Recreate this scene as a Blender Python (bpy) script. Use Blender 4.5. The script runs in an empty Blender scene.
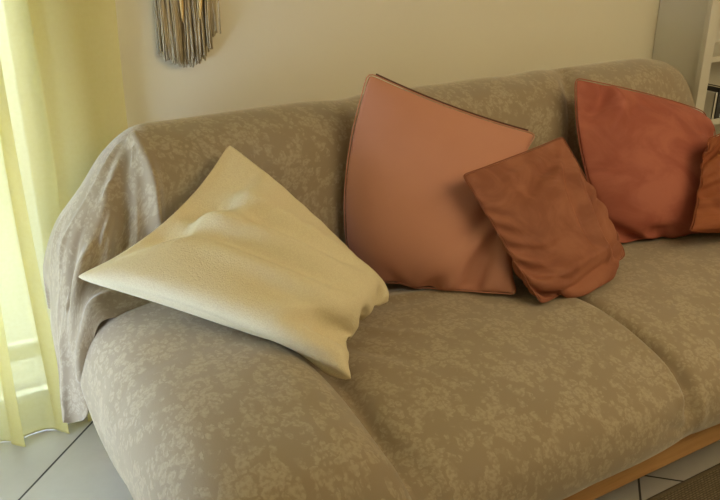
import bpy, math, random
import numpy as np
from mathutils import Vector
from mathutils.bvhtree import BVHTree

random.seed(7)
rng = np.random.default_rng(7)
sc = bpy.context.scene
COL = sc.collection
R = math.radians

# ------------------------------------------------------------------ camera
cam_d = bpy.data.cameras.new('camera')
cam = bpy.data.objects.new('camera', cam_d)
COL.objects.link(cam)
cam.location = (0, 0, 1.35)
cam.rotation_euler = (R(90 - 23.3), 0, R(-30.7))
cam_d.sensor_width = 36
cam_d.lens = 818 / 720 * 36
cam_d.clip_start = 0.05
sc.camera = cam

# ------------------------------------------------------------------ world, lights, exposure
w = bpy.data.worlds.new('sky')
sc.world = w
w.use_nodes = True
bg = w.node_tree.nodes['Background']
bg.inputs['Color'].default_value = (0.69, 0.81, 1.0, 1)
bg.inputs['Strength'].default_value = 12.5

def area(name, loc, target, size, power, color):
    d = bpy.data.lights.new(name, 'AREA')
    d.shape = 'RECTANGLE'
    d.size, d.size_y = size
    d.energy = power
    d.color = color
    o = bpy.data.objects.new(name, d)
    COL.objects.link(o)
    o.location = loc
    o.rotation_euler = (Vector(target) - Vector(loc)).to_track_quat('-Z', 'Y').to_euler()
    return o

area('warm_ceiling_light', (1.9, 0.0, 2.45), (1.6, 1.8, 0.6), (2.0, 2.0), 48, (1.0, 0.77, 0.42))

vs = sc.view_settings
vs.view_transform = 'Standard'
vs.look = 'None'
vs.gamma = 1
vs.use_curve_mapping = False
vs.exposure = 0.0

# ------------------------------------------------------------------ material helpers
class NT:
    def __init__(s, name):
        s.m = bpy.data.materials.new(name)
        s.m.use_nodes = True
        s.t = s.m.node_tree
        s.n = s.t.nodes
        s.b = s.n['Principled BSDF']
        s.out = s.n['Material Output']
    def node(s, typ, **kw):
        nd = s.n.new(typ)
        for k, v in kw.items():
            setattr(nd, k, v)
        return nd
    def link(s, a, b):
        s.t.links.new(a, b)
    def val(s, sock, v):
        if isinstance(v, (int, float, tuple, list)):
            sock.default_value = v
        else:
            s.link(v, sock)
    def math(s, op, a, b=0.0, c=None):
        nd = s.node('ShaderNodeMath', operation=op)
        s.val(nd.inputs[0], a)
        s.val(nd.inputs[1], b)
        if c is not None:
            s.val(nd.inputs[2], c)
        return nd.outputs[0]
    def smooth(s, x, lo, hi, to0=0.0, to1=1.0):
        nd = s.node('ShaderNodeMapRange', interpolation_type='SMOOTHSTEP')
        s.val(nd.inputs['Value'], x)
        nd.inputs['From Min'].default_value = lo
        nd.inputs['From Max'].default_value = hi
        nd.inputs['To Min'].default_value = to0
        nd.inputs['To Max'].default_value = to1
        return nd.outputs['Result']
    def mix(s, f, a, b):
        nd = s.node('ShaderNodeMix', data_type='RGBA')
        s.val(nd.inputs['Factor'], f)
        s.val(nd.inputs['A'], a)
        s.val(nd.inputs['B'], b)
        return nd.outputs['Result']
    def noise(s, scale, detail=2.0, vec=None, rough=0.5, dist=0.0):
        nd = s.node('ShaderNodeTexNoise')
        nd.inputs['Scale'].default_value = scale
        nd.inputs['Detail'].default_value = detail
        nd.inputs['Roughness'].default_value = rough
        nd.inputs['Distortion'].default_value = dist
        if vec is not None:
            s.link(vec, nd.inputs['Vector'])
        return nd
    def coord(s, which='Object'):
        return s.node('ShaderNodeTexCoord').outputs[which]
    def bump(s, h, strength=0.3, dist=0.002):
        nd = s.node('ShaderNodeBump')
        nd.inputs['Strength'].default_value = strength
        nd.inputs['Distance'].default_value = dist
        s.val(nd.inputs['Height'], h)
        s.link(nd.outputs['Normal'], s.b.inputs['Normal'])
        return nd.outputs['Normal']
    def base(s, c):
        s.val(s.b.inputs['Base Color'], c)
    def set(s, **kw):
        for k, v in kw.items():
            s.b.inputs[k].default_value = v

def c4(r, g, b):
    return (r, g, b, 1.0)

def mat_plaster():
    m = NT('wall_plaster')
    n = m.noise(3.0, 4, m.coord())
    m.base(m.mix(n.outputs['Fac'], c4(0.81, 0.78, 0.65), c4(0.86, 0.83, 0.70)))
    n2 = m.noise(60, 3, m.coord())
    m.bump(n2.outputs['Fac'], 0.08, 0.003)
    m.set(Roughness=0.75)
    return m.m

def mat_plain(name, col, rough=0.5, noise_scale=20, var=0.08):
    m = NT(name)
    n = m.noise(noise_scale, 3, m.coord())
    m.base(m.mix(n.outputs['Fac'], c4(*[x * (1 - var) for x in col]), c4(*[min(1, x * (1 + var)) for x in col])))
    m.set(Roughness=rough)
    return m.m

TILE = 0.49
def mat_tiles():
    m = NT('floor_tiles')
    tc = m.coord()
    mp = m.node('ShaderNodeMapping')
    mp.inputs['Rotation'].default_value = (0, 0, R(-45))
    mp.inputs['Location'].default_value = TILE_OFF
    m.link(tc, mp.inputs['Vector'])
    sx = m.node('ShaderNodeSeparateXYZ')
    m.link(mp.outputs['Vector'], sx.inputs[0])
    def edge(o):
        f = m.math('FRACT', m.math('DIVIDE', o, TILE))
        return m.math('MULTIPLY', m.math('MINIMUM', f, m.math('SUBTRACT', 1.0, f)), TILE)
    d = m.math('MINIMUM', edge(sx.outputs['X']), edge(sx.outputs['Y']))
    g = m.smooth(d, 0.0022, 0.0034)
    n = m.noise(5, 5, tc, 0.6)
    n2 = m.noise(35, 3, tc)
    body = m.mix(n.outputs['Fac'], c4(0.46, 0.43, 0.38), c4(0.60, 0.57, 0.52))
    body = m.mix(m.math('MULTIPLY', n2.outputs['Fac'], 0.3), body, c4(0.66, 0.63, 0.58))
    m.base(m.mix(g, c4(0.06, 0.055, 0.05), body))
    m.val(m.b.inputs['Roughness'], m.math('ADD', m.math('MULTIPLY', g, -0.5), 0.8))
    m.bump(g, 0.5, 0.002)
    return m.m
TILE_OFF = (-1.811, 0.27, 0)

def mat_damask():
    m = NT('damask_velour')
    uv = m.coord('UV')
    uvr = uv
    mpz = m.node('ShaderNodeMapping')
    mpz.inputs['Scale'].default_value = (1.1, 1.1, 1.1)
    m.link(uvr, mpz.inputs['Vector'])
    uv = mpz.outputs[0]
    wn = m.noise(38, 3, uv, 0.6)
    vm = m.node('ShaderNodeVectorMath', operation='SCALE')
    sub = m.node('ShaderNodeVectorMath', operation='SUBTRACT')
    m.link(wn.outputs['Color'], sub.inputs[0])
    sub.inputs[1].default_value = (0.5, 0.5, 0.5)
    m.link(sub.outputs[0], vm.inputs[0])
    vm.inputs['Scale'].default_value = 0.030
    add = m.node('ShaderNodeVectorMath', operation='ADD')
    m.link(uv, add.inputs[0])
    m.link(vm.outputs[0], add.inputs[1])
    P = add.outputs[0]
    sx = m.node('ShaderNodeSeparateXYZ')
    m.link(P, sx.inputs[0])
    def flowers(ox, oy, px, py, rad, petals):
        cx = m.math('SUBTRACT', m.math('FRACT', m.math('ADD', m.math('DIVIDE', sx.outputs['X'], px), ox)), 0.5)
        cy = m.math('SUBTRACT', m.math('FRACT', m.math('ADD', m.math('DIVIDE', sx.outputs['Y'], py), oy)), 0.5)
        x = m.math('MULTIPLY', cx, px)
        y = m.math('MULTIPLY', cy, py)
        r = m.math('SQRT', m.math('ADD', m.math('MULTIPLY', x, x), m.math('MULTIPLY', y, y)))
        th = m.math('ARCTAN2', y, x)
        pet = m.math('ABSOLUTE', m.math('COSINE', m.math('MULTIPLY', th, petals / 2)))
        lim = m.math('MULTIPLY', m.math('ADD', m.math('MULTIPLY', pet, 0.6), 0.4), rad)
        inside = m.smooth(m.math('SUBTRACT', lim, r), -0.002, 0.002)
        ring = m.math('ABSOLUTE', m.math('SUBTRACT', r, rad * 0.42))
        cut = m.smooth(ring, 0.0025, 0.0055)
        return m.math('MULTIPLY', inside, cut)
    f1 = m.math('MAXIMUM', flowers(0.1, 0.2, 0.21, 0.24, 0.050, 9), flowers(0.1, 0.2, 0.21, 0.24, 0.020, 5))
    f2 = flowers(0.6, 0.7, 0.21, 0.24, 0.040, 8)
    f3 = flowers(0.35, 0.0, 0.105, 0.12, 0.018, 5)
    def leaves(scale, rot, lo, hi, big_scale, b0, b1):
        vo = m.node('ShaderNodeTexVoronoi')
        vo.inputs['Scale'].default_value = scale
        mp = m.node('ShaderNodeMapping')
        mp.inputs['Scale'].default_value = (1.0, 0.55, 1)
        mp.inputs['Rotation'].default_value = (0, 0, rot)
        m.link(P, mp.inputs['Vector'])
        m.link(mp.outputs[0], vo.inputs['Vector'])
        lf = m.smooth(vo.outputs['Distance'], lo, hi, 1.0, 0.0)
        big = m.noise(big_scale, 2, P)
        return m.math('MULTIPLY', lf, m.smooth(big.outputs['Fac'], b0, b1))
    l1 = leaves(48, 0.7, 0.42, 0.50, 16, 0.44, 0.54)
    l2 = leaves(66, -0.6, 0.42, 0.50, 21, 0.46, 0.56)
    pat = m.math('MAXIMUM', m.math('MAXIMUM', f1, f2), m.math('MAXIMUM', f3, m.math('MAXIMUM', l1, l2)))
    fine = m.noise(260, 2, uv)
    mid = m.noise(120, 3, uv)
    pat = m.math('MULTIPLY', pat, m.smooth(mid.outputs['Fac'], 0.34, 0.60, 0.15, 1.0))
    lrg = m.noise(4, 2, uv)
    ground = m.mix(lrg.outputs['Fac'], c4(0.315, 0.25, 0.17), c4(0.365, 0.295, 0.21))
    col = m.mix(m.math('MULTIPLY', pat, 0.52), ground, c4(0.56, 0.48, 0.35))
    col = m.mix(m.math('MULTIPLY', fine.outputs['Fac'], 0.18), col, c4(0.30, 0.25, 0.19))
    m.base(col)
    m.set(Roughness=0.8)
    m.b.inputs['Sheen Weight'].default_value = 0.6
    m.b.inputs['Sheen Roughness'].default_value = 0.45
    m.b.inputs['Specular IOR Level'].default_value = 0.25
    m.bump(m.math('ADD', m.math('MULTIPLY', pat, 0.6), m.math('MULTIPLY', fine.outputs['Fac'], 0.5)), 0.25, 0.0015)
    return m.m

def mat_cushion(name, ca, cb, sheen, kind):
    m = NT(name)
    uv = m.coord('UV')
    if kind == 'velvet':
        n = m.noise(9, 4, uv, 0.6, 0.8)
        f = m.smooth(n.outputs['Fac'], 0.36, 0.64)
        m.base(m.mix(f, c4(*ca), c4(*cb)))
        fine = m.noise(500, 2, uv)
        m.bump(fine.outputs['Fac'], 0.12, 0.001)
        m.set(Roughness=0.65)
    elif kind == 'weave':
        n = m.noise(12, 3, uv)
        m.base(m.mix(n.outputs['Fac'], c4(*ca), c4(*cb)))
        wv = m.node('ShaderNodeTexWave', wave_type='BANDS', bands_direction='Y')
        wv.inputs['Scale'].default_value = 110
        wv.inputs['Distortion'].default_value = 2
        m.link(uv, wv.inputs['Vector'])
        fine = m.noise(320, 2, uv)
        m.bump(m.math('ADD', m.math('MULTIPLY', wv.outputs['Fac'], 0.5), fine.outputs['Fac']), 0.12, 0.001)
        m.set(Roughness=0.85)
    else:
        vo = m.node('ShaderNodeTexVoronoi')
        vo.inputs['Scale'].default_value = 420
        nn = m.noise(140, 3, uv)
        m.link(uv, vo.inputs['Vector'])
        h = m.math('ADD', m.math('MULTIPLY', vo.outputs['Distance'], -0.6), m.math('MULTIPLY', nn.outputs['Fac'], 0.8))
        m.base(m.mix(m.smooth(vo.outputs['Distance'], 0.2, 0.7), c4(*cb), c4(*ca)))
        m.bump(h, 0.35, 0.003)
        m.set(Roughness=0.95)
    m.b.inputs['Sheen Weight'].default_value = sheen
    m.b.inputs['Sheen Roughness'].default_value = 0.35
    m.b.inputs['Sheen Tint'].default_value = c4(*[min(1, x * 1.6) for x in cb])
    m.b.inputs['Specular IOR Level'].default_value = 0.2
    return m.m

def mat_sheer():
    m = NT('sheer_yellow_voile')
    uv = m.coord('UV')
    wv = m.noise(90, 2, uv)
    d = m.node('ShaderNodeBsdfDiffuse')
    t = m.node('ShaderNodeBsdfTranslucent')
    tr = m.node('ShaderNodeBsdfTransparent')
    col = m.mix(wv.outputs['Fac'], c4(0.82, 0.75, 0.38), c4(0.87, 0.81, 0.45))
    m.link(col, d.inputs['Color'])
    m.link(col, t.inputs['Color'])
    tr.inputs['Color'].default_value = c4(0.98, 0.93, 0.62)
    a = m.node('ShaderNodeMixShader')
    a.inputs[0].default_value = 0.42
    m.link(d.outputs[0], a.inputs[1])
    m.link(t.outputs[0], a.inputs[2])
    b = m.node('ShaderNodeMixShader')
    b.inputs[0].default_value = 0.19
    m.link(a.outputs[0], b.inputs[1])
    m.link(tr.outputs[0], b.inputs[2])
    m.link(b.outputs[0], m.out.inputs['Surface'])
    return m.m

def mat_glass():
    m = NT('window_glass')
    g = m.node('ShaderNodeBsdfGlossy')
    g.inputs['Roughness'].default_value = 0.02
    tr = m.node('ShaderNodeBsdfTransparent')
    tr.inputs['Color'].default_value = c4(0.95, 0.97, 0.96)
    fr = m.node('ShaderNodeFresnel')
    fr.inputs['IOR'].default_value = 1.45
    mx = m.node('ShaderNodeMixShader')
    m.link(fr.outputs[0], mx.inputs[0])
    m.link(tr.outputs[0], mx.inputs[1])
    m.link(g.outputs[0], mx.inputs[2])
    m.link(mx.outputs[0], m.out.inputs['Surface'])
    return m.m

def mat_wood(name, ca, cb):
    m = NT(name)
    mp = m.node('ShaderNodeMapping')
    mp.inputs['Scale'].default_value = (1.2, 14, 14)
    m.link(m.coord(), mp.inputs['Vector'])
    n = m.noise(4, 5, mp.outputs[0], 0.6, 0.6)
    m.base(m.mix(m.smooth(n.outputs['Fac'], 0.3, 0.7), c4(*ca), c4(*cb)))
    m.set(Roughness=0.45)
    m.bump(n.outputs['Fac'], 0.08, 0.001)
    return m.m

def mat_rug():
    m = NT('rug_weave')
    tc = m.coord()
    br = m.node('ShaderNodeTexBrick')
    br.inputs['Scale'].default_value = 1.0
    br.inputs['Brick Width'].default_value = 0.012
    br.inputs['Row Height'].default_value = 0.006
    br.inputs['Mortar Size'].default_value = 0.0012
    br.inputs['Color1'].default_value = c4(0.16, 0.125, 0.075)
    br.inputs['Color2'].default_value = c4(0.24, 0.19, 0.115)
    br.inputs['Mortar'].default_value = c4(0.06, 0.045, 0.03)
    m.link(tc, br.inputs['Vector'])
    n = m.noise(180, 2, tc)
    m.base(m.mix(m.math('MULTIPLY', n.outputs['Fac'], 0.4), br.outputs['Color'], c4(0.28, 0.23, 0.14)))
    m.bump(br.outputs['Fac'], 0.6, -0.003)
    m.set(Roughness=0.95)
    return m.m

M = dict(
    wall=mat_plaster(), tile=mat_tiles(), damask=mat_damask(), sheer=mat_sheer(), glass=mat_glass(), rug=mat_rug(),
    ceil=mat_plain('ceiling_paint', (0.78, 0.75, 0.68), 0.8, 4, 0.02),
    white=mat_plain('white_lacquer', (0.72, 0.70, 0.63), 0.45, 8, 0.03),
    frame=mat_plain('white_door_frame', (0.80, 0.80, 0.78), 0.35, 8, 0.02),
    terrace=mat_plain('terrace_stone', (0.26, 0.255, 0.25), 0.7, 6, 0.05),
    outwall=mat_plain('whitewashed_parapet', (0.36, 0.355, 0.35), 0.8, 6, 0.03),
    wood=mat_wood('beech_wood', (0.50, 0.27, 0.11), (0.62, 0.36, 0.16)),
    rod=mat_plain('brushed_rod', (0.35, 0.33, 0.30), 0.35, 30, 0.05),
    foam=mat_plain('upholstery_linen', (0.45, 0.40, 0.32), 0.9, 80, 0.1),
    rugedge=mat_plain('rug_binding', (0.13, 0.10, 0.06), 0.9, 200, 0.2),
    boucle=mat_cushion('cream_boucle', (0.80, 0.72, 0.52), (0.86, 0.79, 0.58), 0.25, 'boucle'),
    pink=mat_cushion('dusty_pink_cotton', (0.56, 0.27, 0.20), (0.60, 0.295, 0.22), 0.15, 'weave'),
    caramel=mat_cushion('caramel_velvet', (0.27, 0.10, 0.06), (0.37, 0.148, 0.09), 0.5, 'velvet'),
    rust=mat_cushion('rust_velvet', (0.36, 0.105, 0.074), (0.45, 0.15, 0.105), 0.5, 'velvet'),
    copper=mat_cushion('copper_velvet', (0.25, 0.075, 0.032), (0.33, 0.11, 0.048), 0.5, 'velvet'),
    zip=mat_plain('dark_seam_tape', (0.12, 0.05, 0.035), 0.8, 200, 0.2),
    yarn=mat_plain('taupe_yarn', (0.50, 0.43, 0.30), 0.9, 60, 0.2),
    yarn2=mat_plain('pale_yarn', (0.64, 0.56, 0.40), 0.9, 60, 0.2),
    straw=mat_plain('golden_straw', (0.75, 0.52, 0.20), 0.6, 90, 0.15),
    dowel=mat_plain('driftwood_dowel', (0.42, 0.30, 0.18), 0.6, 30, 0.2),
    paper=mat_plain('book_pages', (0.75, 0.71, 0.60), 0.8, 150, 0.08),
)
def mat_book(i, col):
    return mat_plain('book_cover_%d' % i, col, 0.55, 40, 0.08)

# ------------------------------------------------------------------ mesh helpers
class MB:
    def __init__(s):
        s.v, s.f = [], []
    def add(s, vs_, fs_):
        o = len(s.v)
        s.v += [tuple(float(c) for c in p) for p in vs_]
        s.f += [tuple(i + o for i in f) for f in fs_]
        return s
    def box(s, a, b):
        (x0, y0, z0), (x1, y1, z1) = a, b
        return s.add([(x0, y0, z0), (x1, y0, z0), (x1, y1, z0), (x0, y1, z0), (x0, y0, z1), (x1, y0, z1), (x1, y1, z1), (x0, y1, z1)],
                     [(0, 3, 2, 1), (4, 5, 6, 7), (0, 1, 5, 4), (1, 2, 6, 5), (2, 3, 7, 6), (3, 0, 4, 7)])
    def tube(s, pts, rad, seg=8):
        pts = [Vector(p) for p in pts]
        n = len(pts)
        rads = rad if isinstance(rad, (list, tuple)) else [rad] * n
        vs_, fs_ = [], []
        ref = Vector((0, 0, 1)) if abs((pts[-1] - pts[0]).normalized().z) < 0.9 else Vector((1, 0, 0))
        for i, p in enumerate(pts):
            t = (pts[min(i + 1, n - 1)] - pts[max(i - 1, 0)]).normalized()
            a = t.cross(ref).normalized()
            b = t.cross(a)
            for k in range(seg):
                th = 2 * math.pi * k / seg
                vs_.append(p + (a * math.cos(th) + b * math.sin(th)) * rads[i])
        for i in range(n - 1):
            for k in range(seg):
                k2 = (k + 1) % seg
                fs_.append((i * seg + k, i * seg + k2, (i + 1) * seg + k2, (i + 1) * seg + k))
        fs_.append(tuple(range(seg))[::-1])
        fs_.append(tuple((n - 1) * seg + k for k in range(seg)))
        return s.add(vs_, fs_)
    def build(s, name, mat, parent=None, bevel=0.0, smooth=False):
        me = bpy.data.meshes.new(name)
        me.from_pydata(s.v, [], s.f)
        me.update()
        o = bpy.data.objects.new(name, me)
        COL.objects.link(o)
        me.materials.append(mat)
        if smooth:
            me.polygons.foreach_set('use_smooth', [True] * len(me.polygons))
        if bevel:
            bv = o.modifiers.new('bevel', 'BEVEL')
            bv.width = bevel
            bv.segments = 2
            bv.limit_method = 'ANGLE'
        if parent:
            o.parent = parent
            o.matrix_parent_inverse = parent.matrix_world.inverted()
        return o

def empty(name, loc):
    o = bpy.data.objects.new(name, None)
    COL.objects.link(o)
    o.location = loc
    o.empty_display_size = 0.05
    bpy.context.view_layer.update()
    return o

def tag(o, label, cat, group=None, kind=None):
    o['label'] = label
    o['category'] = cat
    if group:
        o['group'] = group
    if kind:
        o['kind'] = kind
    return o

def struct(o, label=None):
    o['kind'] = 'structure'
    if label:
        o['label'] = label
    return o

def catmull(pts, n):
    """n points evenly spread in parameter over a Catmull-Rom curve through pts (k x d array)"""
    pts = np.asarray(pts, float)
    k = len(pts)
    t = np.linspace(0, k - 1, n)
    i = np.clip(t.astype(int), 0, k - 2)
    f = (t - i)[:, None]
    ext = np.vstack([2 * pts[0] - pts[1], pts, 2 * pts[-1] - pts[-2]])
    p0, p1, p2, p3 = ext[i], ext[i + 1], ext[i + 2], ext[i + 3]
    return 0.5 * (2 * p1 + (p2 - p0) * f + (2 * p0 - 5 * p1 + 4 * p2 - p3) * f ** 2 + (3 * p1 - p0 - 3 * p2 + p3) * f ** 3)

def resample(c):
    d = np.r_[0, np.cumsum(np.linalg.norm(np.diff(c, axis=0), axis=1))]
    u = np.linspace(0, d[-1], len(c))
    return np.stack([np.interp(u, d, c[:, j]) for j in range(c.shape[1])], 1)

def grid_normals(G):
    du = np.gradient(G, axis=0)
    dv = np.gradient(G, axis=1)
    n = np.cross(du, dv)
    return n / (np.linalg.norm(n, axis=-1, keepdims=True) + 1e-12)

def vnoise(P, scale, seed=0):
    """smooth value noise on an (...,3) array, in -1..1"""
    r = np.random.default_rng(seed)
    T = r.uniform(-1, 1, (24, 24, 24))
    q = P * scale
    i = np.floor(q).astype(int)
    f = q - i
    f = f * f * (3 - 2 * f)
    out = 0
    for a in (0, 1):
        for b in (0, 1):
            for c in (0, 1):
                wgt = (f[..., 0] if a else 1 - f[..., 0]) * (f[..., 1] if b else 1 - f[..., 1]) * (f[..., 2] if c else 1 - f[..., 2])
                out = out + wgt * T[(i[..., 0] + a) % 24, (i[..., 1] + b) % 24, (i[..., 2] + c) % 24]
    return out

def fold(G, N, pts, amp, width, power=2.0, taper=True):
    """raise (amp>0) or sink (amp<0) the grid along its normals beside a 3-D curve"""
    K = int(np.clip(3 * np.linalg.norm(np.diff(np.array(pts, float), axis=0), axis=1).sum() / width, 24, 140))
    c = catmull(pts, K)
    d2 = np.full(G.shape[:2], 1e9)
    tt = np.zeros(G.shape[:2])
    for j, p in enumerate(c):
        d = ((G - p) ** 2).sum(-1)
        mk = d < d2
        d2[mk] = d[mk]
        tt[mk] = j / (K - 1)
    tp = np.sin(np.pi * np.clip(tt * 0.86 + 0.07, 0, 1)) ** 0.6 if taper else 1.0
    return G + N * (amp * tp * np.exp(-(d2 / width ** 2) ** (power / 2)))[..., None]

def grid_object(name, G, mat, uv_scale=None, parent=None, thickness=0.0, subsurf=0):
    nu, nv = G.shape[:2]
    me = bpy.data.meshes.new(name)
    idx = np.arange(nu * nv).reshape(nu, nv)
    faces = np.stack([idx[:-1, :-1], idx[1:, :-1], idx[1:, 1:], idx[:-1, 1:]], -1).reshape(-1, 4)
    me.from_pydata(G.reshape(-1, 3).tolist(), [], faces.tolist())
    lu = np.zeros((nu, nv))
    lv = np.zeros((nu, nv))
    lu[1:] = np.cumsum(np.linalg.norm(np.diff(G, axis=0), axis=-1), 0)
    lv[:, 1:] = np.cumsum(np.linalg.norm(np.diff(G, axis=1), axis=-1), 1)
    lu = np.broadcast_to(lu.mean(1, keepdims=True), lu.shape)
    lv = np.broadcast_to(lv.mean(0, keepdims=True), lv.shape)
    uvl = me.uv_layers.new(name='UVMap')
    li = np.empty(len(me.loops), int)
    me.loops.foreach_get('vertex_index', li)
    uvs = np.stack([lu.ravel()[li], lv.ravel()[li]], 1)
    uvl.data.foreach_set('uv', uvs.ravel())
    me.polygons.foreach_set('use_smooth', [True] * len(me.polygons))
    me.materials.append(mat)
    o = bpy.data.objects.new(name, me)
    COL.objects.link(o)
    if thickness:
        so = o.modifiers.new('solid', 'SOLIDIFY')
        so.thickness = thickness
        so.offset = -1
    if subsurf:
        ss = o.modifiers.new('sub', 'SUBSURF')
        ss.levels = ss.render_levels = subsurf
    if parent:
        o.parent = parent
        o.matrix_parent_inverse = parent.matrix_world.inverted()
    return o

# ------------------------------------------------------------------ the setting
WY = 2.10                                   # inner face of the back wall
XL, XR, YF, ZC = -0.55, 3.6, -2.6, 2.55
DX0, DX1, DZ = -0.5, 0.36, 2.2             # balcony door opening
struct(MB().box((XL - .1, YF - .1, -0.1), (XR + .1, WY + .2, 0)).build('floor', M['tile']), 'pale grey floor tiles laid diagonally with dark joints')
struct(MB().box((XL - .1, YF - .1, ZC), (XR + .1, WY + .2, ZC + .1)).build('ceiling', M['ceil']))
wb = MB()
wb.box((DX1, WY, 0), (XR + .1, WY + .2, ZC))
wb.box((XL - .1, WY, 0), (DX0, WY + .2, ZC))
wb.box((DX0, WY, DZ), (DX1, WY + .2, ZC))
struct(wb.build('wall_back', M['wall']), 'cream plaster wall behind the sofa')
WA, WB, WZ0, WZ1 = 1.15, 2.0, .12, .90       # unseen side window, added and sized to daylight the sofa's left end
wl = MB().box((XL - .1, YF, 0), (XL, WA, ZC)).box((XL - .1, WB, 0), (XL, WY, ZC)).box((XL - .1, WA, 0), (XL, WB, WZ0)).box((XL - .1, WA, WZ1), (XL, WB, ZC))
struct(wl.build('wall_left', M['wall']))
wf = MB()
for a, b in (((WA, WZ0), (WB, WZ0 + .05)), ((WA, WZ1 - .05), (WB, WZ1)), ((WA, WZ0 + .05), (WA + .05, WZ1 - .05)), ((WB - .05, WZ0 + .05), (WB, WZ1 - .05))):
    wf.box((XL - .08, a[0], a[1]), (XL - .02, b[0], b[1]))
w2 = empty('added_window_1', (XL - .05, (WA + WB) / 2, WZ0))
struct(w2)
wf.build('added_window_frame', M['frame'], w2, bevel=.004)
MB().box((XL - .053, WA + .05, WZ0 + .05), (XL - .047, WB - .05, WZ1 - .05)).build('pane', M['glass'], w2)
struct(MB().box((XR, YF, 0), (XR + .1, WY, ZC)).build('wall_right', M['wall']))
struct(MB().box((XL - .1, YF - .1, 0), (XR + .1, YF, ZC)).build('wall_front', M['wall']))
struct(MB().box((0.50, WY - .012, 0), (2.495, WY, 0.08)).build('baseboard_back', M['white'], bevel=.003))
# balcony door: frame, low rail and glass
dr = empty('door_1', (DX0, WY + .08, 0))
struct(dr, 'white glazed balcony door behind the yellow sheer curtain')
f = MB()
fy0, fy1 = WY + .05, WY + .11
f.box((DX1 - .06, fy0, 0), (DX1, fy1, DZ)).box((DX0, fy0, 0), (DX0 + .06, fy1, DZ)).box((DX0, fy0, DZ - .06), (DX1, fy1, DZ))
f.box((DX0, fy0, 0), (DX1, fy1, .05)).box((DX0 + .06, fy0 + .01, .175), (DX1 - .06, fy1 - .01, .215))
f.box((-0.36, fy0, .05), (-0.30, fy1, DZ - .06))
f.build('door_frame', M['frame'], dr, bevel=.004)
MB().box((DX0 + .06, WY + .078, .05), (DX1 - .06, WY + .084, DZ - .06)).build('pane', M['glass'], dr)
# the balcony outside
struct(MB().box((-6, WY + .2, -.12), (4, 4.3, -.02)).build('balcony_floor', M['terrace']))
struct(MB().box((-6, 4.2, -.02), (4, 4.35, .95)).build('balcony_parapet', M['outwall']))

# ------------------------------------------------------------------ sofa (mostly under its covers)
sofa = empty('sofa', (1.35, 1.45, 0))
tag(sofa, 'long three-seat sofa with a light beech front rail showing under the taupe covers', 'sofa')
SX0, SX1 = 0.29, 2.40
MB().box((SX0, .925, .188), (SX1, .955, .285)).build('front_rail', M['wood'], sofa, bevel=.006)
MB().box((SX0 + .02, .97, .20), (SX1 - .02, 1.95, .29)).build('base', M['foam'], sofa, bevel=.01)
for lx in (SX0 + .08, SX1 - .12):
    for ly in (1.06, 1.86):
        MB().add([(lx - .02, ly - .02, 0), (lx + .02, ly - .02, 0), (lx + .02, ly + .02, 0), (lx - .02, ly + .02, 0),
                  (lx - .03, ly - .03, .2), (lx + .03, ly - .03, .2), (lx + .03, ly + .03, .2), (lx - .03, ly + .03, .2)],
                 [(0, 3, 2, 1), (4, 5, 6, 7), (0, 1, 5, 4), (1, 2, 6, 5), (2, 3, 7, 6), (3, 0, 4, 7)]).build('leg', M['wood'], sofa, bevel=.003)
for a, b in ((.31, .67), (.71, 1.34), (1.38, 2.38)):
    MB().box((a, 1.02, .29), (b, 1.63, .39)).build('seat_cushion', M['foam'], sofa, bevel=.04)
for a, b in ((.52, 1.74), (1.80, 2.29)):
    MB().box((a, 1.76, .29), (b, 1.95, .76)).build('back_cushion', M['foam'], sofa, bevel=.05)

# ---- seat cover
SEAT = [(.968, .25), (.925, .262), (.892, .29), (.888, .34), (.915, .395), (.98, .430), (1.08, .452), (1.2, .462), (1.32, .458), (1.45, .448), (1.58, .43), (1.68, .40)]
prof = resample(catmull(SEAT, 200))
NU, NV = 460, 200
prof = resample(catmull(SEAT, 600))[np.linspace(0, 599, NV).astype(int)]
left = np.array([(.262, .205), (.252, .16), (.25, .11), (.258, .07), (.285, .035), (.33, .012), (.39, .002), (.46, 0)])
right = np.array([(2.36, 0), (2.42, .015), (2.46, .06), (2.475, .13), (2.475, .2)])
xs = np.vstack([resample(catmull(left, 60)), np.stack([np.linspace(.465, 2.355, NU - 84), np.zeros(NU - 84)], 1), resample(catmull(right, 24))])
X, D = xs[:, 0], xs[:, 1]
G = np.zeros((NU, NV, 3))
hem = .22
yv, zv = prof[:, 0], prof[:, 1]
G[..., 0] = X[:, None]
G[..., 1] = yv[None]
sc_ = np.clip((zv - hem) / (.46 - hem), 0, 1.1)
G[..., 2] = zv[None] - D[:, None] * sc_[None]
# corner: draw the hanging side in towards the front edge
cf = np.clip((1.15 - yv) / .27, 0, 1) ** 2
G[..., 1] += (D[:, None] / .2).clip(0, 1) ** 1.5 * cf[None] * .10
# cushion crowns
topw = np.clip((zv - .30) / .12, 0, 1) * np.clip((1.74 - yv) / .08, 0, 1)
for a, b, h in ((.22, .655, .085), (.655, 1.365, .012), (1.365, 2.46, .002)):
    t = np.clip((X - a) / (b - a), 0, 1)
    crown = (1 - np.abs(2 * t - 1) ** (5 if h > .05 else 3)) * ((X > a) & (X < b))
    G[..., 2] += crown[:, None] * topw[None] * h
    if h > .05:                                        # the left section stays high towards the back
        G[..., 2] += crown[:, None] * (np.clip((yv - 1.35) / .3, 0, 1) * np.clip((1.70 - yv) / .05, 0, 1))[None] * .03
    G[..., 1] -= crown[:, None] * np.clip((1.0 - yv) / .1, 0, 1)[None] * .015
N = grid_normals(G)
if N[NU // 2, NV // 2, 2] < 0:
    N = -N
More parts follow.
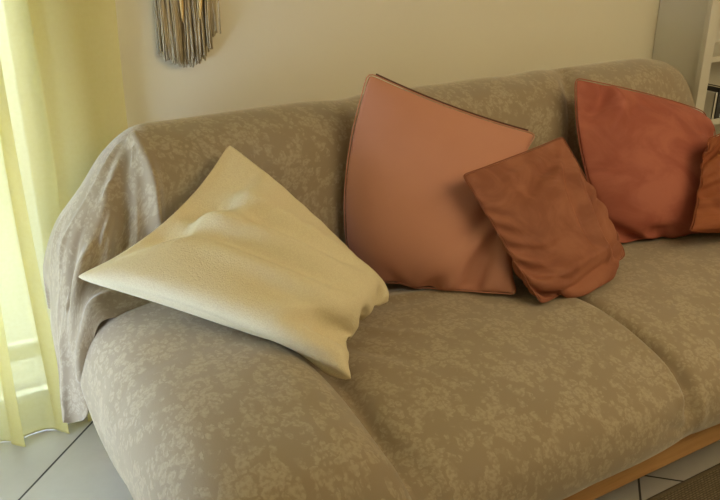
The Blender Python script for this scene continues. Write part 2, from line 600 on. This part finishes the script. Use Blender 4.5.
# creases between the three seat sections
G = fold(G, N, [(.71, 1.66, .42), (.69, 1.35, .45), (.672, 1.15, .45), (.655, 1.0, .43), (.645, .92, .37)], -.030, .024, 1.4)
G = fold(G, N, [(1.345, 1.66, .42), (1.36, 1.35, .45), (1.365, 1.1, .45), (1.365, .96, .43), (1.35, .89, .36)], -.042, .014, 1.3)
G = fold(G, N, [(1.31, 1.4, .45), (1.33, 1.1, .45), (1.335, .95, .42)], .014, .03)
# pucker at the front end of the right crease
G = fold(G, N, [(1.362, .97, .43), (1.352, .905, .39), (1.335, .89, .33)], -.022, .012, 1.5)
G = fold(G, N, [(1.318, .93, .41), (1.318, .895, .37)], .008, .014)
G = fold(G, N, [(1.25, .89, .345), (1.305, .89, .325), (1.33, .90, .30)], -.010, .014)
G = fold(G, N, [(1.38, .90, .37), (1.375, .89, .31)], .010, .016)
# pulls running off the crease under the cream cushion
for p, a, wd in (([(.74, 1.52, .45), (.82, 1.40, .45), (.90, 1.30, .46)], .007, .018),
                 ([(.72, 1.40, .45), (.80, 1.27, .46), (.86, 1.15, .46)], -.006, .02),
                 ([(.80, 1.60, .43), (.95, 1.50, .44), (1.12, 1.44, .45)], .010, .022),
                 ([(.84, 1.64, .42), (1.0, 1.56, .43), (1.2, 1.5, .44)], -.008, .02),
                 ([(.67, 1.06, .44), (.69, .96, .42), (.69, .90, .36)], -.008, .022),
                 ([(.60, 1.30, .49), (.63, 1.15, .48), (.64, 1.0, .45)], -.004, .03),
                 ([(.36, 1.30, .49), (.42, 1.16, .49), (.46, 1.05, .46)], .004, .03),
                 ([(.31, 1.55, .48), (.36, 1.42, .49), (.45, 1.30, .50)], .004, .03),
                 ([(.27, 1.50, .42), (.29, 1.36, .44), (.34, 1.22, .45)], .006, .018),
                 ([(.26, 1.42, .36), (.275, 1.28, .40), (.33, 1.14, .43)], -.006, .02),
                 ([(.255, 1.60, .40), (.262, 1.45, .34), (.27, 1.32, .30)], .006, .02)):
    G = fold(G, N, p, a, wd)
G += N * (vnoise(G, 6, 3) * .004 + vnoise(G, 15, 4) * .0016)[..., None]
seat_cover = grid_object('seat_cover', G, M['damask'], thickness=.004)
tag(seat_cover, 'taupe floral damask cover spread over the three sofa seats', 'sofa cover')

# ---- back cover: stations along the sofa, each a profile from the seat over the top to behind
def stat(x, pts):
    return [(x if len(p) == 2 else p[0], p[-2], p[-1]) for p in pts]
S = []
S.append([(.208, 1.648, .275), (.208, 1.652, .278), (.21, 1.662, .29), (.222, 1.675, .40), (.228, 1.73, .425), (.236, 1.80, .44), (.248, 1.85, .44), (.262, 1.89, .42), (.27, 1.92, .39)])
S.append([(.232, 1.642, .27), (.230, 1.645, .33), (.230, 1.655, .41), (.234, 1.68, .46), (.238, 1.73, .50), (.246, 1.80, .51), (.258, 1.87, .50), (.27, 1.92, .46), (.28, 1.95, .40)])
S.append(stat(.258, [(1.60, .32), (1.60, .425), (1.622, .50), (1.67, .55), (1.73, .575), (1.81, .585), (1.88, .565), (1.93, .51), (1.96, .41)]))
S.append(stat(.298, [(1.592, .512), (1.602, .547), (1.636, .572), (1.68, .62), (1.74, .665), (1.82, .675), (1.90, .65), (1.95, .57), (1.98, .42)]))
S.append(stat(.36, [(1.600, .522), (1.612, .556), (1.648, .594), (1.70, .67), (1.75, .725), (1.84, .742), (1.91, .71), (1.97, .60), (1.99, .40)]))
S.append(stat(.43, [(1.620, .515), (1.634, .556), (1.666, .63), (1.712, .725), (1.765, .79), (1.86, .812), (1.94, .775), (1.99, .63), (2.0, .38)]))
FULL = [(1.665, .41), (1.66, .52), (1.68, .65), (1.715, .765), (1.775, .84), (1.88, .862), (1.965, .81), (2.005, .64), (2.01, .35)]
S.append(stat(.50, [(1.66, .42), (1.658, .525), (1.68, .65), (1.715, .76), (1.772, .835), (1.872, .858), (1.96, .808), (2.0, .64), (2.005, .36)]))
for x in (.58, .75, 1.0, 1.3, 1.6, 1.8, 2.0, 2.15):
    S.append(stat(x, FULL))
S.append(stat(2.225, [(y, z if z < .7 else z - .006) for y, z in FULL]))
S.append(stat(2.29, [(1.67, .41), (1.668, .51), (1.69, .63), (1.727, .745), (1.785, .82), (1.88, .841), (1.963, .795), (2.0, .63), (2.005, .35)]))
S.append(stat(2.325, [(1.69, .41), (1.69, .50), (1.705, .62), (1.745, .71), (1.80, .77), (1.88, .785), (1.955, .74), (1.985, .6), (1.99, .35)]))
S.append(stat(2.337, [(1.72, .38), (1.72, .45), (1.74, .52), (1.77, .58), (1.82, .62), (1.88, .63), (1.93, .60), (1.95, .5), (1.955, .32)]))
S = np.array(S)
NP = 180
rows = np.stack([catmull(s, NP) for s in S])            # stations x NP x 3
NUB = 340
cols = np.stack([resample(catmull(rows[:, j], 900))for j in range(NP)], 1)
wq = np.r_[np.linspace(0, .26, 170, endpoint=False), np.linspace(.26, 1, NUB - 170)] * 899
i0 = np.clip(wq.astype(int), 0, 898)
B = cols[i0] + (cols[i0 + 1] - cols[i0]) * (wq - i0)[:, None, None]
N = grid_normals(B)
mid = N[NUB // 2, NP // 4]
if mid[1] > 0:
    N = -N
# joint between the two back sections
B = fold(B, N, [(1.70, 1.67, .46), (1.72, 1.69, .60), (1.75, 1.72, .74), (1.785, 1.78, .84), (1.83, 1.86, .86)], -.045, .024, 1.6)
B = fold(B, N, [(1.65, 1.68, .58), (1.68, 1.72, .74), (1.71, 1.79, .84), (1.74, 1.88, .86)], .010, .05)
B = fold(B, N, [(1.03, 1.66, .48), (1.04, 1.72, .76), (1.06, 1.86, .862), (1.08, 1.97, .8)], -.008, .05)
# tension folds fanning from the back's top-left corner over the end
ridge = [([(.49, 1.82, .85), (.49, 1.73, .78), (.475, 1.69, .67), (.455, 1.66, .55), (.45, 1.65, .47)], .020, .017),
         ([(.455, 1.80, .83), (.41, 1.71, .71), (.38, 1.67, .60), (.37, 1.64, .52)], -.016, .026),
         ([(.47, 1.82, .85), (.37, 1.72, .73), (.31, 1.68, .63), (.275, 1.65, .54), (.262, 1.63, .46)], .014, .014),
         ([(.43, 1.82, .82), (.34, 1.74, .73), (.285, 1.70, .64), (.255, 1.66, .55)], -.010, .014),
         ([(.44, 1.85, .84), (.33, 1.78, .74), (.27, 1.74, .66), (.24, 1.70, .56), (.225, 1.67, .46)], .012, .013),
         ([(.40, 1.72, .70), (.34, 1.67, .60), (.31, 1.65, .54), (.28, 1.63, .48)], .010, .012),
         ([(.44, 1.68, .62), (.40, 1.65, .55), (.36, 1.64, .50), (.30, 1.63, .46)], .010, .012),
         ([(.30, 1.83, .70), (.25, 1.80, .61), (.225, 1.78, .53), (.21, 1.76, .47)], .009, .014),
         ([(.24, 1.66, .52), (.225, 1.645, .42), (.21, 1.65, .32)], .010, .013)]
ridge += [([(.485, 1.80, .845), (.40, 1.73, .73), (.345, 1.69, .64), (.31, 1.65, .55)], .006, .006),
          ([(.48, 1.79, .84), (.35, 1.735, .72), (.29, 1.70, .63), (.26, 1.66, .53), (.25, 1.64, .44)], .006, .006),
          ([(.46, 1.74, .77), (.43, 1.69, .66), (.41, 1.66, .58)], .006, .007),
          ([(.45, 1.84, .83), (.36, 1.79, .73), (.29, 1.755, .655), (.25, 1.72, .57)], .005, .006),
          ([(.36, 1.66, .58), (.31, 1.645, .53), (.275, 1.635, .46)], .006, .007),
          ([(.47, 1.65, .575), (.42, 1.64, .58), (.35, 1.62, .58), (.295, 1.61, .56), (.265, 1.60, .50), (.252, 1.60, .40)], .010, .013),
          ([(.40, 1.66, .60), (.335, 1.65, .58), (.28, 1.64, .52), (.255, 1.635, .44)], .006, .008)]
for p, a, wd in ridge:
    a *= 1.9
    wd *= .85
    B = fold(B, N, p, a, wd)
B += N * (vnoise(B, 5, 5) * .004 + vnoise(B, 13, 6) * .002)[..., None]
back_cover = grid_object('back_cover', B, M['damask'], thickness=.004)
tag(back_cover, 'taupe floral damask cover draped over the sofa back, hanging down at its left end', 'sofa cover')

# ------------------------------------------------------------------ cushions: two sewn squares, inflated and laid on the sofa
def seat_height(x, y):
    i = np.interp(y, prof[:, 0][40:], prof[:, 1][40:])
    t = np.clip((x - .22) / .435, 0, 1)
    return i + (1 - np.abs(2 * t - 1) ** 5) * .085 * np.clip((1.74 - y) / .08, 0, 1) * (1 + .35 * np.clip((y - 1.35) / .3, 0, 1)) * (x < .655) + .008 + .014 * ((x >= .655) & (x < 1.365)) + .003 * (x >= 1.365)
BZ = np.array([.35, .41, .52, .65, .765, .84])
BY = np.array([1.66, 1.66, 1.655, 1.675, 1.71, 1.77])
solids = []

def inflate(corners, L, fill, n=40, steps=110, iters=10, gravity=.0004, bend=.25, press=1.0, hints=(), crumple=0.0, seed=1, clash=True, bows=(0, 0, 0, 0), guide=.5):
    C = np.array(corners, float)
    C = C.mean(0) + (C - C.mean(0)) * 1.035
    C[:, 2] = np.maximum(C[:, 2], .44)
    #                     # TL, TR, BR, BL
    u = np.linspace(0, 1, n)[:, None, None]
    v = np.linspace(0, 1, n)[None, :, None]
    base = (1 - u) * ((1 - v) * C[0] + v * C[3]) + u * ((1 - v) * C[1] + v * C[2])
    nr = np.cross(C[1] - C[0], C[3] - C[0])
    nr2 = np.cross(C[2] - C[1], C[3] - C[2])
    nr = nr / np.linalg.norm(nr) + nr2 / np.linalg.norm(nr2)
    nr /= np.linalg.norm(nr)
    if nr[1] > 0:
        nr = -nr                                       # towards the room
    bump = (np.sin(np.pi * u) * np.sin(np.pi * v)) ** .7
    S_ = np.stack([base + nr * bump * .05, base - nr * bump * .05])
    r = np.random.default_rng(seed)
    if crumple:
        S_[0] += nr * (vnoise(base, 14, seed) * crumple)[..., None] * bump
    flip = 1.0
    du0 = base[-1, n // 2] - base[0, n // 2]
    dv0 = base[n // 2, -1] - base[n // 2, 0]
    if np.dot(np.cross(du0, dv0), nr) < 0:
        flip = -1.0
    lx, ly = (L if isinstance(L, tuple) else (L, L))
    L = math.sqrt(lx * ly)
    lx /= n - 1
    ly /= n - 1
    l = L / (n - 1)
    dg = math.hypot(lx, ly)
    prev = S_.copy()
    V0 = fill * L * L
    border = np.zeros((n, n), bool)
    border[0] = border[-1] = border[:, 0] = border[:, -1] = True
    cidx = [(0, 0), (n - 1, 0), (n - 1, n - 1), (0, n - 1)]

    # the four seams run nearly straight between the corners, each with its own bow
    cen0 = C.mean(0)
    sl = [np.s_[:, 0], np.s_[n - 1, :], np.s_[::-1, n - 1], np.s_[0, ::-1]]
    goals = []
    for e in range(4):
        a, b = C[e], C[(e + 1) % 4]
        tq = np.linspace(0, 1, n)[:, None]
        out = (a + b) / 2 - cen0
        out -= (b - a) * np.dot(out, b - a) / np.dot(b - a, b - a)
        out /= np.linalg.norm(out)
        goals.append(a + (b - a) * tq + out * (np.sin(np.pi * tq) ** .8) * bows[e])

    def con(a, b, rest, k, push=True):
        d = b - a
        ln = np.sqrt((d * d).sum(-1, keepdims=True)) + 1e-9
        q = (1 - rest / ln)
        if not push:
            q = np.maximum(q, 0)
        d *= .5 * k * q
        a += d
        b -= d

    def conc(a, b, rest, k):                            # resists being folded shorter than rest
        d = b - a
        ln = np.sqrt((d * d).sum(-1, keepdims=True)) + 1e-9
        d *= .5 * k * np.minimum(1 - rest / ln, 0)
        a += d
        b -= d

    for st in range(steps):
        vel = (S_ - prev) * (.9 if st < steps * .7 else .6)
        prev = S_.copy()
        S_ += vel
        S_[..., 2] -= gravity
        d1 = S_[:, 1:, 1:] - S_[:, :-1, :-1]
        d2 = S_[:, :-1, 1:] - S_[:, 1:, :-1]
        an = .5 * np.cross(d1, d2) * flip
        an[1] *= -1
        cen = .25 * (S_[:, 1:, 1:] + S_[:, :-1, :-1] + S_[:, :-1, 1:] + S_[:, 1:, :-1])
        vol = ((cen - S_[0, 0, 0]) * an).sum() / 3
        pr = press * np.clip((V0 - vol) / V0, -.6, 1.0) * .006 / (l * l)
        fn = np.zeros_like(S_)
        fn[:, 1:, 1:] += an; fn[:, :-1, :-1] += an; fn[:, :-1, 1:] += an; fn[:, 1:, :-1] += an
        S_ += fn * .25 * pr
        for hp, hr, ha in hints:                        # dents pressed into the front, as by a hand
            dd = ((S_[0] - np.array(hp)) ** 2).sum(-1)
            S_[0] -= nr * (ha * .05 * np.exp(-dd / hr ** 2))[..., None]
        for it in range(iters):
            for o in (0, 1):
                m_ = (n - o) // 2 * 2
                con(S_[:, o:o + m_:2], S_[:, o + 1:o + m_:2], lx, 1.0)
                con(S_[:, :, o:o + m_:2], S_[:, :, o + 1:o + m_:2], ly, 1.0)
            con(S_[:, :-1, :-1], S_[:, 1:, 1:], dg, .35)
            con(S_[:, 1:, :-1], S_[:, :-1, 1:], dg, .35)
            conc(S_[:, :-2], S_[:, 2:], 2 * lx * .985, bend)
            conc(S_[:, :, :-2], S_[:, :, 2:], 2 * ly * .985, bend)
            conc(S_[:, :-4], S_[:, 4:], 4 * lx * .95, bend * .5)
            conc(S_[:, :, :-4], S_[:, :, 4:], 4 * ly * .95, bend * .5)
            avg = S_.mean(0)
            for e in range(4):
                avg[sl[e]] += (goals[e] - avg[sl[e]]) * (guide if st < steps * .8 else guide * .3)
            S_[:, border] = avg[border]
            for (a, b), c in zip(cidx, C):
                S_[:, a, b] = c
        # rest on the seat and lean on the back
        zs = seat_height(S_[..., 0], S_[..., 1])
        S_[..., 2] = np.maximum(S_[..., 2], zs)
        yb = np.interp(S_[..., 2], BZ, BY) - .008
        S_[..., 1] = np.where(S_[..., 2] < .82, np.minimum(S_[..., 1], yb), S_[..., 1])
        if clash and solids and (st % 6 == 5 or st > steps - 6):
            for bvh in solids:
                flat = S_.reshape(-1, 3)
                lo, hi = bvh[1]
                cand = np.nonzero(((flat > lo) & (flat < hi)).all(1))[0]
                for k in cand:
                    p = Vector(flat[k])
                    loc, no, _, dist = bvh[0].find_nearest(p)
                    if loc is None:
                        continue
                    sd = (p - loc).dot(no)
                    if sd < .008 and dist < .09:
                        q = loc + no * .008
                        flat[k] = q
                        prev.reshape(-1, 3)[k] = q
    return S_, flip

def cushion(name, label, mat, corners, L, fill, group=None, seam=None, solid=True, folds=(), edge=True, fold_gain=2.0, **kw):
    S_, flip = inflate(corners, L, fill, **kw)
    n = S_.shape[1]
    if folds:                                          # creases given in the cushion's own square (u across, v down)
        F2 = np.repeat(np.repeat(S_[0], 1, 0), 1, 1)
        Nf = grid_normals(F2)
        if Nf[n // 2, n // 2].dot(S_[0, n // 2, n // 2] - S_[1, n // 2, n // 2]) < 0:
            Nf = -Nf
        rimw = np.ones((n, n)); rimw[0] = rimw[-1] = 0; rimw[:, 0] = rimw[:, -1] = 0
        for uvp, amp, wd in folds:
            amp *= fold_gain
            p3 = []
            for (a, b) in uvp:
                p3.append(S_[0][int(round(a * (n - 1))), int(round(b * (n - 1)))])
            F2 = F2 + (fold(F2, Nf, p3, amp, wd) - F2) * rimw[..., None]
        S_[0] = F2
    rim_i = [(i, 0) for i in range(n - 1)] + [(n - 1, j) for j in range(n - 1)] + [(i, n - 1) for i in range(n - 1, 0, -1)] + [(0, j) for j in range(n - 1, 0, -1)]
    ri, rj = np.array(rim_i).T
    for _ in range(3):                                 # turn the sewn corners softly
        rp = S_[0, ri, rj]
        rp = .5 * rp + .25 * (np.roll(rp, 1, 0) + np.roll(rp, -1, 0))
        S_[:, ri, rj] = rp
    idx0 = np.arange(n * n).reshape(n, n)
    idx1 = np.full((n, n), -1)
    idx1[0] = idx0[0]; idx1[-1] = idx0[-1]; idx1[:, 0] = idx0[:, 0]; idx1[:, -1] = idx0[:, -1]
    inner = np.arange((n - 2) * (n - 2)).reshape(n - 2, n - 2) + n * n
    idx1[1:-1, 1:-1] = inner
    P = np.vstack([S_[0].reshape(-1, 3), S_[1, 1:-1, 1:-1].reshape(-1, 3)])
    def quads(i):
        return np.stack([i[:-1, :-1], i[1:, :-1], i[1:, 1:], i[:-1, 1:]], -1).reshape(-1, 4)
    f0, f1 = quads(idx0), quads(idx1)
    if flip > 0:
        f1 = f1[:, ::-1]
    else:
        f0 = f0[:, ::-1]
    faces = np.vstack([f0, f1])
    me = bpy.data.meshes.new(name)
    cen = P.mean(0)
    base = np.array([cen[0], cen[1], P[:, 2].min()])
    me.from_pydata((P - base).tolist(), [], faces.tolist())
    Lx, Ly = L if isinstance(L, tuple) else (L, L)
    uu, vv = np.meshgrid(np.arange(n) / (n - 1) * Lx, np.arange(n) / (n - 1) * Ly, indexing='ij')
    UV = np.zeros((len(P), 2))
    UV[idx0.ravel()] = np.stack([uu.ravel(), vv.ravel()], 1)
    UV[inner.ravel()] = np.stack([uu[1:-1, 1:-1].ravel(), vv[1:-1, 1:-1].ravel()], 1)
    li = np.empty(len(me.loops), int)
    me.loops.foreach_get('vertex_index', li)
    me.uv_layers.new(name='UVMap').data.foreach_set('uv', UV[li].ravel())
    me.polygons.foreach_set('use_smooth', [True] * len(me.polygons))
    me.materials.append(mat)
    o = bpy.data.objects.new(name, me)
    COL.objects.link(o)
    o.location = base
    ss = o.modifiers.new('sub', 'SUBSURF')
    ss.levels = ss.render_levels = 1
    tag(o, label, 'cushion', group)
    bpy.context.view_layer.update()
    edges = {'top': S_[0, :, 0], 'right': S_[0, -1], 'bottom': S_[0, ::-1, -1], 'left': S_[0, 0, ::-1]}
    mb = MB()
    rim = np.vstack([edges[e][:-1] for e in ('top', 'right', 'bottom', 'left')] + [edges['top'][:1]])
    if edge:
        mb.tube(rim.tolist(), .0016, 6).build('edge_seam', mat, o, smooth=True)
    if seam:
        pts = edges[seam][2:-2] + np.array([0, .004, .0035])
        z = MB().tube(pts.tolist(), .0028, 6).build('zip_seam', M['zip'], o, smooth=True)
        z['label'] = 'dark open zip seam along the top edge'
    if solid:
        solids.append((BVHTree.FromPolygons([Vector(p) for p in P], [tuple(int(i) for i in f_) for f_ in faces]), (P.min(0) - .01, P.max(0) + .01)))
    return o

GRP = 'cushions on the sofa'
cushion('cushion', 'large plain dusty pink cushion with a dark zip seam, propped against the sofa back', M['pink'],
        [(1.025, 1.68, .959), (1.515, 1.62, .756), (1.212, 1.322, .48), (.945, 1.61, .49)], (.475, .505), .095, GRP, seam='top', bend=.8,
        bows=(-.010, -.05, .012, .04))
cushion('cushion', 'large rust velvet cushion leaning on the sofa back right of the back joint', M['rust'],
        [(1.716, 1.68, .875), (2.228, 1.62, .72), (2.14, 1.36, .45), (1.725, 1.45, .45)], .51, .10, GRP, bend=.6,
        bows=(.018, .02, 0, .062),
        folds=[([(.20, .02), (.16, .14), (.05, .22)], -.014, .016), ([(.26, .03), (.25, .16), (.15, .32)], .010, .018),
               ([(.02, .55), (.12, .52), (.25, .40)], -.006, .016), ([(.10, .95), (.3, .9), (.55, .92)], -.006, .016),
               ([(.3, .97), (.5, .93), (.8, .95)], .007, .015), ([(.35, .03), (.4, .1), (.5, .16)], -.005, .02)])
cushion('cushion', 'small caramel brown velvet cushion leaning on the large pink cushion', M['caramel'],
        [(1.145, 1.445, .75), (1.55, 1.55, .757), (1.595, 1.337, .495), (1.235, 1.25, .486)], (.415, .40), .075, GRP, bend=.2, crumple=.012, seed=5, n=54, fold_gain=1.9,
        bows=(.004, .012, .01, .0),
        folds=[([(.98, .30), (.86, .45), (.76, .66), (.80, .90)], -.009, .010), ([(.99, .42), (.90, .56), (.84, .76), (.87, .9)], .008, .010),
               ([(.94, .2), (.78, .36), (.66, .6), (.66, .82)], .007, .012), ([(.97, .56), (.93, .70), (.91, .88)], -.009, .008),
               ([(.88, .14), (.70, .30), (.56, .56), (.56, .76)], -.006, .012),
               ([(.06, .97), (.28, .86), (.55, .83), (.84, .88)], -.009, .010), ([(.05, .88), (.22, .77), (.45, .73), (.68, .76)], .007, .012),
               ([(.14, .99), (.34, .93), (.62, .92), (.86, .95)], .009, .008), ([(.06, .78), (.2, .68), (.38, .63)], -.006, .012),
               ([(.1, .2), (.3, .14), (.6, .10)], .005, .014), ([(.2, .30), (.45, .2), (.75, .12)], -.005, .012),
               ([(.5, .14), (.7, .16), (.92, .10)], -.005, .012), ([(.85, .06), (.7, .2), (.5, .3)], .005, .014),
               ([(.08, .55), (.2, .6), (.4, .56)], -.005, .012)])
cushion('cushion', 'copper velvet cushion at the right edge, in front of the large rust cushion', M['copper'],
        [(1.99, 1.42, .722), (2.34, 1.49, .73), (2.25, 1.19, .48), (1.80, 1.30, .535)], (.37, .36), .075, GRP, bend=.4, crumple=.003, seed=8,
        bows=(.005, 0, 0, .0),
        folds=[([(.05, .3), (.2, .5), (.25, .8)], .007, .015), ([(.02, .6), (.12, .75), (.3, .85)], -.006, .014)])
cushion('cushion', 'cream nubby cushion slumped at the left end of the sofa', M['boucle'],
        [(.661, 1.69, .839), (.909, 1.406, .50), (.678, 1.165, .50), (.262, 1.545, .662)], (.54, .45), .09, GRP, bend=.6, crumple=.004, seed=3,
        bows=(.035, -.05, -.045, -.04), edge=False, fold_gain=1.4,
        folds=[([(.05, .62), (.25, .55), (.5, .5), (.75, .45), (.95, .38)], -.014, .020), ([(.04, .52), (.2, .45), (.42, .41), (.65, .37)], .013, .026),
               ([(.03, .40), (.18, .34), (.42, .32), (.70, .26)], -.012, .024), ([(.04, .27), (.2, .24), (.45, .20), (.7, .17)], .008, .024),
               ([(.5, .28), (.7, .24), (.92, .18)], -.006, .022), ([(.9, .75), (.75, .66), (.5, .7)], -.010, .024),
               ([(.3, .62), (.55, .58), (.85, .6)], .008, .025)])

# ------------------------------------------------------------------ sheer curtain on its rod
cur = empty('sheer_curtain', (.15, 2.035, 0))
tag(cur, 'sheer pale yellow curtain hanging to the floor over the balcony door', 'curtain')
nu, nz = 300, 60
t = np.linspace(0, 1, nu)
zz = np.linspace(.003, 2.38, nz)
px_ = np.array([-.30, -.14, .01, -.03, .10, .155, .125, .215, .26, .235, .315, .355, .335, .42, .48, .545])
py_ = np.array([2.02, 2.06, 2.0, 2.045, 2.06, 2.0, 2.045, 2.06, 2.0, 2.045, 2.065, 2.04, 2.03, 2.032, 2.045, 2.055])
cxy = catmull(np.stack([px_, py_], 1), nu)
Gc = np.zeros((nu, nz, 3))
hgt = zz / 2.38
sp = 1 - .06 * np.sin(np.pi * hgt)
Gc[..., 0] = .2 + (cxy[:, 0:1] - .2) * (0.97 + .03 * hgt[None]) + .006 * np.sin(9 * hgt[None] + 14 * t[:, None])
Gc[..., 1] = 2.035 + (cxy[:, 1:2] - 2.035) * (1.0 - .35 * hgt[None]) + .004 * np.sin(5 * hgt[None] + 25 * t[:, None])
Gc[..., 2] = zz[None]
cl = grid_object('curtain_panel', Gc, M['sheer'], parent=cur)
hm = []
for zc in (.005, .05):
    hm.append([(Gc[i, 0, 0], Gc[i, 0, 1], zc) for i in range(nu)])
MB().tube(hm[0], .0022, 6).build('hem', M['sheer'], cur, smooth=True)
rod = tag(MB().tube([(-2.0, 2.035, 2.40), (.62, 2.035, 2.40)], .012, 12).build('curtain_rod', M['rod'], smooth=True), 'slim curtain rod above the balcony door', 'curtain rod')

# ------------------------------------------------------------------ woven wall hanging
wh = empty('wall_hanging', (.72, WY - .02, 1.5))
tag(wh, 'taupe yarn wall hanging with a long fringe above the sofa back', 'wall hanging')
MB().tube([(.56, WY - .02, 1.50), (.90, WY - .02, 1.50)], .009, 10).build('dowel', M['dowel'], wh, smooth=True)
fr, fr2 = MB(), MB()
for k in range(190):
    u = random.random()
    x0 = .585 + .275 * u
    layer = random.random()
    x1 = .648 + .148 * u + random.uniform(-.008, .008)
    low = .985 - .03 * math.sin(math.pi * min(1, u * 1.1)) + .05 * max(0, u - .78) / .22 + random.uniform(-.014, .014)
    y0 = WY - .006 - .026 * layer
    pts = []
    for j in range(9):
        q = j / 8
        s = 1 - (1 - min(1, q / .75)) ** 2
        pts.append((x0 + (x1 - x0) * s + .003 * math.sin(q * 9 + k) * q, y0 + .004 * math.sin(q * 6 + k * 2), 1.5 + (low - 1.5) * q))
    (fr if random.random() < .65 else fr2).tube(pts, .0021, 5)
fr.build('fringe', M['yarn'], wh, smooth=True)
fr2.build('fringe', M['yarn2'], wh, smooth=True)
for (xa, za, xb, zb) in ((.688, 1.25, .702, 1.06), (.752, 1.25, .748, 1.065)):
    pts = [(xa + (xb - xa) * q + .006 * math.sin(q * 3), WY - .037, za + (zb - za) * q) for q in np.linspace(0, 1, 10)]
    g = MB().tube(pts, [.004, .006, .007, .007, .007, .0065, .006, .005, .0035, .0015], 8).build('straw_plait', M['straw'], wh, smooth=True)
    g['label'] = 'golden plaited straw strip'

# ------------------------------------------------------------------ bookcase
bc = empty('bookcase', (2.9, 1.97, 0))
tag(bc, 'off-white open bookcase standing past the right end of the sofa', 'bookcase')
bx0, bx1, by0, by1, bz = 2.512, 3.35, 1.86, 2.098, 1.95
MB().box((bx0, by0 + .02, 0), (bx0 + .022, by1, bz)).build('side_panel', M['white'], bc, bevel=.002)
MB().box((bx1 - .022, by0 + .02, 0), (bx1, by1, bz)).build('side_panel', M['white'], bc, bevel=.002)
MB().box((bx0 + .022, by1 - .012, 0), (bx1 - .022, by1, bz)).build('back_panel', M['white'], bc)
MB().box((bx0 - .02, by0, 0), (bx0 + .028, by0 + .02, bz)).build('face_stile', M['white'], bc, bevel=.002)
MB().box((bx1 - .042, by0, 0), (bx1 + .004, by0 + .02, bz)).build('face_stile', M['white'], bc, bevel=.002)
shelves = [.10, .34, .577, .812, 1.05, 1.30, 1.55, 1.92]
for z in shelves:
    MB().box((bx0 + .022, by0 + .02 if z < 1.9 else by0, z), (bx1 - .022, by1 - .012, z + .02)).build('shelf', M['white'], bc, bevel=.002)
bcols = [(.72, .70, .64), (.05, .05, .055), (.30, .06, .05), (.10, .16, .22), (.55, .48, .30), (.15, .20, .12), (.62, .60, .55), (.25, .18, .12)]
bnames = ['white', 'black', 'dark red', 'navy', 'tan', 'dark green', 'pale grey', 'brown']
def book(x, z, wd, h, d, col, label):
    o = empty('book', (x, by0 + .03, z))
    tag(o, label, 'book', 'books in the bookcase')
    y0 = by0 + .03
    c = MB()
    c.box((x, y0, z), (x + wd, y0 + .003, z + h)).box((x, y0, z), (x + .0025, y0 + d, z + h)).box((x + wd - .0025, y0, z), (x + wd, y0 + d, z + h))
    c.build('cover', col, o)
    MB().box((x + .0025, y0 + .003, z + .003), (x + wd - .0025, y0 + d - .004, z + h - .003)).build('pages', M['paper'], o)
bm_ = [mat_book(i, c) for i, c in enumerate(bcols)]
x = 2.632
for i, (wd, h) in enumerate(((.015, .098), (.030, .115))):
    book(x, .597, wd, h, .13, bm_[i], ('small white-spined book standing first on the lower visible shelf' if i == 0 else bnames[i] + ' book standing right of the white-spined book on the shelf'))
    x += wd + .002

# ------------------------------------------------------------------ rug
rug = empty('rug', (1.6, .3, 0))
tag(rug, 'dark olive brown woven rug on the tiles in front of the sofa', 'rug')
MB().box((.55, -.75, 0.0), (2.9, 1.0, .010)).build('rug_field', M['rug'], rug)
MB().tube([(.55, 1.0, .007), (2.9, 1.0, .007)], .007, 8).build('edge_binding', M['rugedge'], rug, smooth=True)
